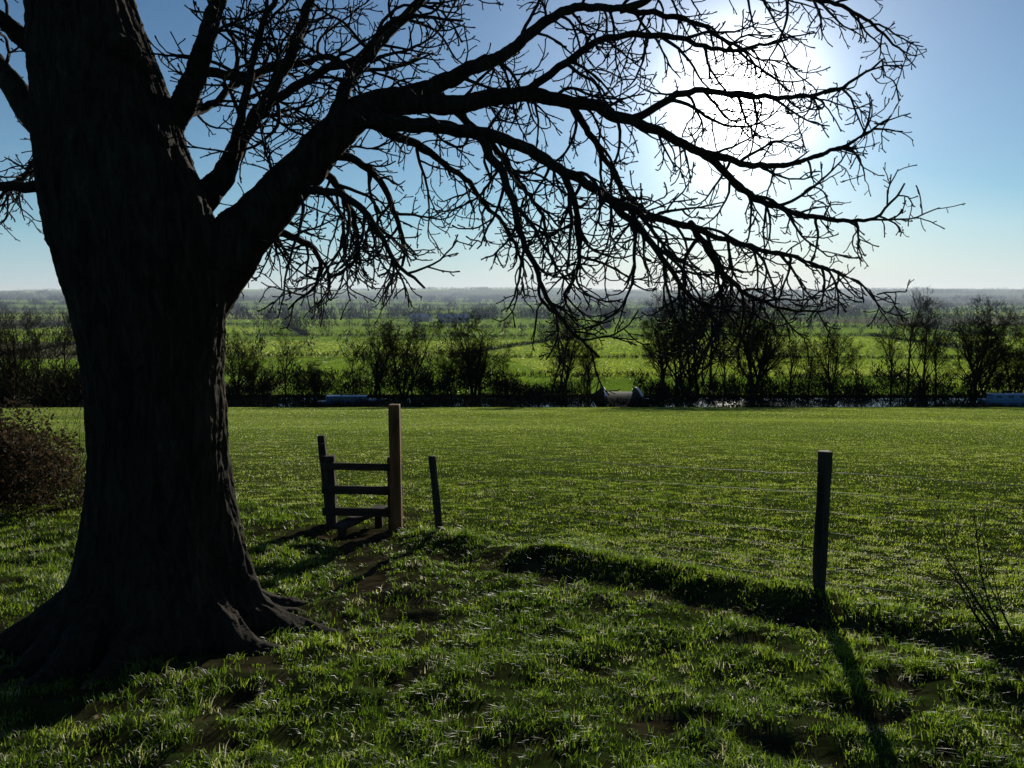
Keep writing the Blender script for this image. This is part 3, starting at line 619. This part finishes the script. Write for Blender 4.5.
def hline(x0, y0, x1, y1, hh, trees, th):
    L = math.hypot(x1-x0, y1-y0); sp = max(2.0, (y0+y1)/2*.006); n = int(L/sp)
    for i in range(n):
        f = (i+rnd.random()*.6)/n; x = x0+(x1-x0)*f; y = y0+(y1-y0)*f+rnd.gauss(0, sp*.15)
        C.append((x, y, G(x, y)-.3, sp*.75, hh*rnd.uniform(.7, 1.3)))
        if rnd.random() < trees*(.3+1.4*float(vn(x/60., y/40., 61))):
            h = th*rnd.uniform(.6, 1.15); C.append((x, y, G(x, y)+h*.12, h*.33, h*.9)); C.append((x, y, G(x, y), h*.2, h*.6))
hline(-190, 196, 190, 176, 1.6, .06, 8)
hline(-260, 262, -20, 248, 2.2, .25, 9); hline(-20, 248, 260, 236, 1.4, .04, 8)
hline(-350, 400, 380, 372, 2.4, .22, 10); hline(-20, 250, 30, 390, 2, .1, 8); hline(150, 180, 170, 380, 2, .2, 8); hline(-150, 190, -190, 400, 2, .2, 9)
hline(-520, 540, 560, 500, 3, .35, 11); hline(-100, 390, -150, 530, 2.5, .3, 10); hline(230, 380, 260, 515, 2.5, .3, 10)
hline(-700, 720, 720, 760, 3.5, .45, 12); hline(-900, 980, 950, 930, 4, .5, 13); hline(60, 510, 90, 740, 3, .3, 11); hline(-350, 530, -300, 720, 3, .3, 11)
hline(-1300, 1300, 1300, 1240, 5, .4, 12); hline(-1700, 1750, 1700, 1700, 6, .4, 12); hline(-2200, 2300, 2200, 2200, 8, .4, 14)
twig_cloud(C, 40, 'distant_hedgerows', .30)
C = []
for i in range(1500):
    y = rnd.uniform(2400, 6300); x = rnd.uniform(-.85, .85)*y
    if float(vn(x/500., y/260., 71)) > .45: C.append((x, y, G(x, y)-3, y*.012, 18))
for i in range(300):
    y = rnd.uniform(700, 2000); x = rnd.uniform(-.85, .85)*y
    if float(vn(x/200., y/120., 72)) > .58: C.append((x, y, G(x, y)-1, 14, 12))
twig_cloud(C, 60, 'distant_woodland', .35)

# valley mist: a thin real haze lying over the far valley
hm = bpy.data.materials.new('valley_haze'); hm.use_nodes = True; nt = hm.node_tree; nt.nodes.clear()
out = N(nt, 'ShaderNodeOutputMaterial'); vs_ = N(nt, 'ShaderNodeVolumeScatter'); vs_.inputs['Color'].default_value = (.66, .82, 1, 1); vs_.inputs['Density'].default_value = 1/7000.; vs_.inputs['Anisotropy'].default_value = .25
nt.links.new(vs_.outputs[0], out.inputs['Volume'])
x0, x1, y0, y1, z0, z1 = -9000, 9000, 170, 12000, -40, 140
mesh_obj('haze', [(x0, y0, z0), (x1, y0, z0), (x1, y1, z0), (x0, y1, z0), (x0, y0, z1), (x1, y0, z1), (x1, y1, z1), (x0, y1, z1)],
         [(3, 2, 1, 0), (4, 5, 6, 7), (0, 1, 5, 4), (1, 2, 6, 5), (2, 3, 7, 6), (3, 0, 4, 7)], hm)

# ------------------------------------------------------------------ canal, bridge, boats, barns
m, nt = new_mat('canal_water'); out = N(nt, 'ShaderNodeOutputMaterial'); b = N(nt, 'ShaderNodeBsdfPrincipled')
b.inputs['Base Color'].default_value = (.02, .03, .025, 1); b.inputs['Roughness'].default_value = .06; b.inputs['IOR'].default_value = 1.33
nz = N(nt, 'ShaderNodeTexNoise', Scale=1.5, Detail=4.0); g = N(nt, 'ShaderNodeNewGeometry'); nt.links.new(g.outputs['Position'], nz.inputs['Vector'])
bp = N(nt, 'ShaderNodeBump'); bp.inputs['Strength'].default_value = .25; nt.links.new(nz.outputs[0], bp.inputs['Height']); nt.links.new(bp.outputs[0], b.inputs['Normal']); nt.links.new(b.outputs[0], out.inputs[0])
xs = np.linspace(-300, 300, 61)
mesh_obj('canal_water', [(x, 112.4, -14.1) for x in xs]+[(x, 127.6, -14.1) for x in xs], [(i, i+1, i+62, i+61) for i in range(60)], m)

brick = simple_mat('bridge_brick', (.05, .03, .022), (.10, .06, .045), 3, .9); coping = simple_mat('coping_stone', (.6, .58, .54), (.8, .78, .74), 2, .5)
track = simple_mat('bridge_track', (.02, .025, .012), (.04, .04, .022), 2, .95)
bridge = empty('canal_bridge')
BY = 120.5
def deckz(y): return -13.9+1.6*math.exp(-((y-BY)/6)**2)
ys = np.linspace(110.5, 130.5, 26); bx = 16.4
def flare(y): return 2.4+.9*(abs(y-BY)/10)**2.2
for sgn, nm in ((-1, 'left_parapet'), (1, 'right_parapet')):
    vs, fs, cs, cf = [], [], [], []
    for y in ys:
        xi = bx+sgn*flare(y); xo = xi+sgn*.26; zt = deckz(y)+.6*math.exp(-((y-BY)/8)**4)
        inside = abs(y-BY) < 3.6
        zb = (-14.2+1.4*math.sqrt(max(0, 1-((y-BY)/3.7)**2))+.05) if inside else -15
        vs += [(xi, y, zb), (xo, y, zb), (xo, y, zt), (xi, y, zt)]
        e = .02
        if y > BY-5 and y < BY+3: cs += [(xi-sgn*e, y, zt+.003), (xo+sgn*e, y, zt+.003), (xo+sgn*e, y, zt+.10), (xi-sgn*e, y, zt+.10)]
    def strip(n_):
        f_ = []
        for i in range(n_-1):
            for k in range(4):
                a = i*4+k; b2 = i*4+(k+1) % 4; f_.append((a, b2, b2+4, a+4))
        return f_+[(3, 2, 1, 0), tuple((n_-1)*4+k for k in range(4))]
    mesh_obj(nm, vs, strip(len(ys)), brick, bridge); mesh_obj(nm+'_coping', cs, strip(len(cs)//4), coping, bridge)
vs = []
for y in ys:
    w = flare(y)-.01; z = deckz(y); zb = (-14.2+1.4*math.sqrt(max(0, 1-((y-BY)/3.7)**2))) if abs(y-BY) < 3.6 else -15
    zb = min(zb, z-.15); vs += [(bx-w, y, zb), (bx+w, y, zb), (bx+w, y, z), (bx-w, y, z)]
mesh_obj('deck', vs, strip(len(ys)), track, bridge)

def narrowboat(x, y, L, c_hull, c_roof):
    e = empty('narrowboat'); e.location = (x, y, -14.25)
    mh = simple_mat('boat_hull', c_hull, c_hull, 3, .5); mr_ = simple_mat('boat_roof', c_roof, c_roof, 3, .35); mw = simple_mat('boat_window', (.02, .025, .03), (.03, .03, .04), 3, .1)
    W = 1.05; pl = []
    for i in range(13):
        t = i/12; xx = -L/2+L*t; w = W
        if t > .85: w = W*math.sqrt(max(0, 1-((t-.85)/.15)**2))+.03
        if t < .05: w = W*(.6+.4*t/.05)
        pl.append((xx, w, .6+.35*max(0, (t-.8)/.2)**2))
    vs, fs = [], []
    for xx, w, h in pl: vs += [(xx, -w*.92, -.3), (xx, w*.92, -.3), (xx, w, h), (xx, -w, h)]
    for i in range(12):
        for k in range(4):
            a = i*4+k; b2 = i*4+(k+1) % 4; fs.append((a, b2, b2+4, a+4))
    fs += [(3, 2, 1, 0), (48, 49, 50, 51)]
    mesh_obj('hull', vs, fs, mh, e)
    x0, x1 = -L/2+1.5, L/2-2.6
    def bx_(nm, x0, x1, w0, w1, z0, z1, mat): mesh_obj(nm, [(x0, -w0, z0), (x1, -w0, z0), (x1, w0, z0), (x0, w0, z0), (x0, -w1, z1), (x1, -w1, z1), (x1, w1, z1), (x0, w1, z1)], [(3, 2, 1, 0), (4, 5, 6, 7), (0, 1, 5, 4), (1, 2, 6, 5), (2, 3, 7, 6), (3, 0, 4, 7)], mat, e)
    bx_('cabin', x0, x1, .9, .78, .61, 1.36, mh); bx_('roof', x0-.1, x1+.1, .83, .80, 1.363, 1.43, mr_)
    for i in range(6):
        xx = x0+1+(x1-x0-2)*i/5
        for s in (-1, 1):
            vsw = [(xx-.4, s*.880, .82), (xx+.4, s*.880, .82), (xx+.4, s*.825, 1.18), (xx-.4, s*.825, 1.18)]
            mesh_obj('window_%d_%d' % (i, s), vsw, [(0, 1, 2, 3)], mw, e)
    bx_('chimney', x0+2, x0+2.2, .1, .1, 1.435, 1.8, mw); bx_('tiller', -L/2-.5, -L/2+.6, .03, .03, .85, .91, mw)
    bx_('front_well', x1+.3, x1+1.4, .6, .5, .63, .95, mr_)
narrowboat(80, 123, 15, (.16, .28, .38), (.7, .75, .8)); narrowboat(-24.5, 120.5, 10, (.06, .10, .18), (.35, .42, .5))

wall = simple_mat('barn_wall', (.25, .23, .2), (.35, .33, .29), 1, .9); roofm = simple_mat('barn_roof', (.35, .36, .38), (.5, .5, .52), 1, .6)
dm = simple_mat('barn_door', (.05, .06, .05), (.07, .08, .07), 1)
def barn(name, x, y, w, d, h, rot=0):
    e = empty(name); e.location = (x, y, G(x, y)); e.rotation_euler = (0, 0, rot)
    mesh_obj('walls', [(-w, -d, -1), (w, -d, -1), (w, d, -1), (-w, d, -1), (-w, -d, h), (w, -d, h), (w, d, h), (-w, d, h), (-w, 0, h+d*.45), (w, 0, h+d*.45)],
             [(0, 1, 5, 4), (1, 2, 6, 9, 5), (2, 3, 7, 6), (3, 0, 4, 8, 7)], wall, e)
    o = .5; mesh_obj('roof', [(-w-o, -d-o, h-.1), (w+o, -d-o, h-.1), (w+o, 0, h+d*.45+.15), (-w-o, 0, h+d*.45+.15), (-w-o, d+o, h-.1), (w+o, d+o, h-.1)], [(0, 1, 2, 3), (3, 2, 5, 4)], roofm, e)
    mesh_obj('door', [(-2, -d-.05, -1), (2, -d-.05, -1), (2, -d-.05, h*.75), (-2, -d-.05, h*.75)], [(0, 1, 2, 3)], dm, e)
barn('barn', -45, 620, 12, 6, 3.6, .1); barn('barn', -72, 640, 8, 5, 3.6, -.2); barn('farmhouse', 180, 1050, 9, 6, 6, .1); barn('farmhouse', -460, 1000, 8, 5, 6, -.1)

# ------------------------------------------------------------------ light, sky, camera
EL, AZ = 13.1, 15.4
sd = Vector((math.sin(R(AZ))*math.cos(R(EL)), math.cos(R(AZ))*math.cos(R(EL)), math.sin(R(EL))))
w = bpy.data.worlds.new('World'); scene.world = w; w.use_nodes = True; nt = w.node_tree
sky = nt.nodes.new('ShaderNodeTexSky'); sky.sky_type = 'NISHITA'; sky.sun_disc = False; sky.sun_elevation = R(EL); sky.sun_rotation = R(AZ)
sky.air_density = 1.0; sky.dust_density = .15; sky.ozone_density = 3.5; sky.altitude = 100
hs = nt.nodes.new('ShaderNodeHueSaturation'); hs.inputs['Saturation'].default_value = 2.5; nt.links.new(sky.outputs[0], hs.inputs['Color'])
tcw = nt.nodes.new('ShaderNodeTexCoord'); sepw = nt.nodes.new('ShaderNodeSeparateXYZ'); nt.links.new(tcw.outputs['Generated'], sepw.inputs[0])
def M(op, a, b_=None, clamp=False):
    n_ = nt.nodes.new('ShaderNodeMath'); n_.operation = op; n_.use_clamp = clamp
    for i, v in enumerate((a, b_)):
        if v is None: continue
        if isinstance(v, (int, float)): n_.inputs[i].default_value = v
        else: nt.links.new(v, n_.inputs[i])
    return n_.outputs[0]
zz = M('MAXIMUM', sepw.outputs['Z'], 0.0)
hz = M('MULTIPLY', M('EXPONENT', M('MULTIPLY', zz, -7.5)), .88)
vmx = nt.nodes.new('ShaderNodeVectorMath'); vmx.operation = 'MAXIMUM'; nt.links.new(hs.outputs[0], vmx.inputs[0]); vmx.inputs[1].default_value = (.3, .6, 1)
skyc = mixc(nt, hz, vmx.outputs[0], (7.6, 11.6, 15.2))
bg = nt.nodes['Background']; nt.links.new(skyc, bg.inputs[0]); bg.inputs[1].default_value = .058
dt = nt.nodes.new('ShaderNodeVectorMath'); dt.operation = 'DOT_PRODUCT'; nt.links.new(tcw.outputs['Generated'], dt.inputs[0]); dt.inputs[1].default_value = sd
ang = M('MULTIPLY', M('ARCCOSINE', M('MINIMUM', dt.outputs['Value'], .999999)), 57.2958)
g1 = M('MULTIPLY', M('EXPONENT', M('DIVIDE', ang, -1.5)), 12.0)
g2 = M('MULTIPLY', M('EXPONENT', M('DIVIDE', ang, -5.5)), .75)
g3 = M('MULTIPLY', M('EXPONENT', M('DIVIDE', ang, -16.0)), .28)
gs = M('ADD', M('ADD', g1, g2), g3)
bg2 = nt.nodes.new('ShaderNodeBackground'); bg2.inputs[0].default_value = (1, .98, .94, 1); nt.links.new(gs, bg2.inputs[1])
ad = nt.nodes.new('ShaderNodeAddShader'); nt.links.new(bg.outputs[0], ad.inputs[0]); nt.links.new(bg2.outputs[0], ad.inputs[1])
nt.links.new(ad.outputs[0], nt.nodes['World Output'].inputs[0])
L = bpy.data.lights.new('sun', 'SUN'); L.energy = 5.0; L.angle = R(.53); L.color = (1, .94, .83)
lo = bpy.data.objects.new('sun', L); link(lo)
lo.rotation_euler = sd.to_track_quat('Z', 'Y').to_euler(); lo.location = (20, 80, 40)
cam = bpy.data.cameras.new('camera'); cam.lens = 28.125; cam.sensor_width = 36; cam.clip_end = 30000; cam.clip_start = .05
co_ = bpy.data.objects.new('camera', cam); link(co_); co_.location = (0, 0, 1.6); co_.rotation_euler = (R(84), 0, 0)
scene.camera = co_
scene.view_settings.view_transform = 'Standard'; scene.view_settings.look = 'None'; scene.view_settings.exposure = 0
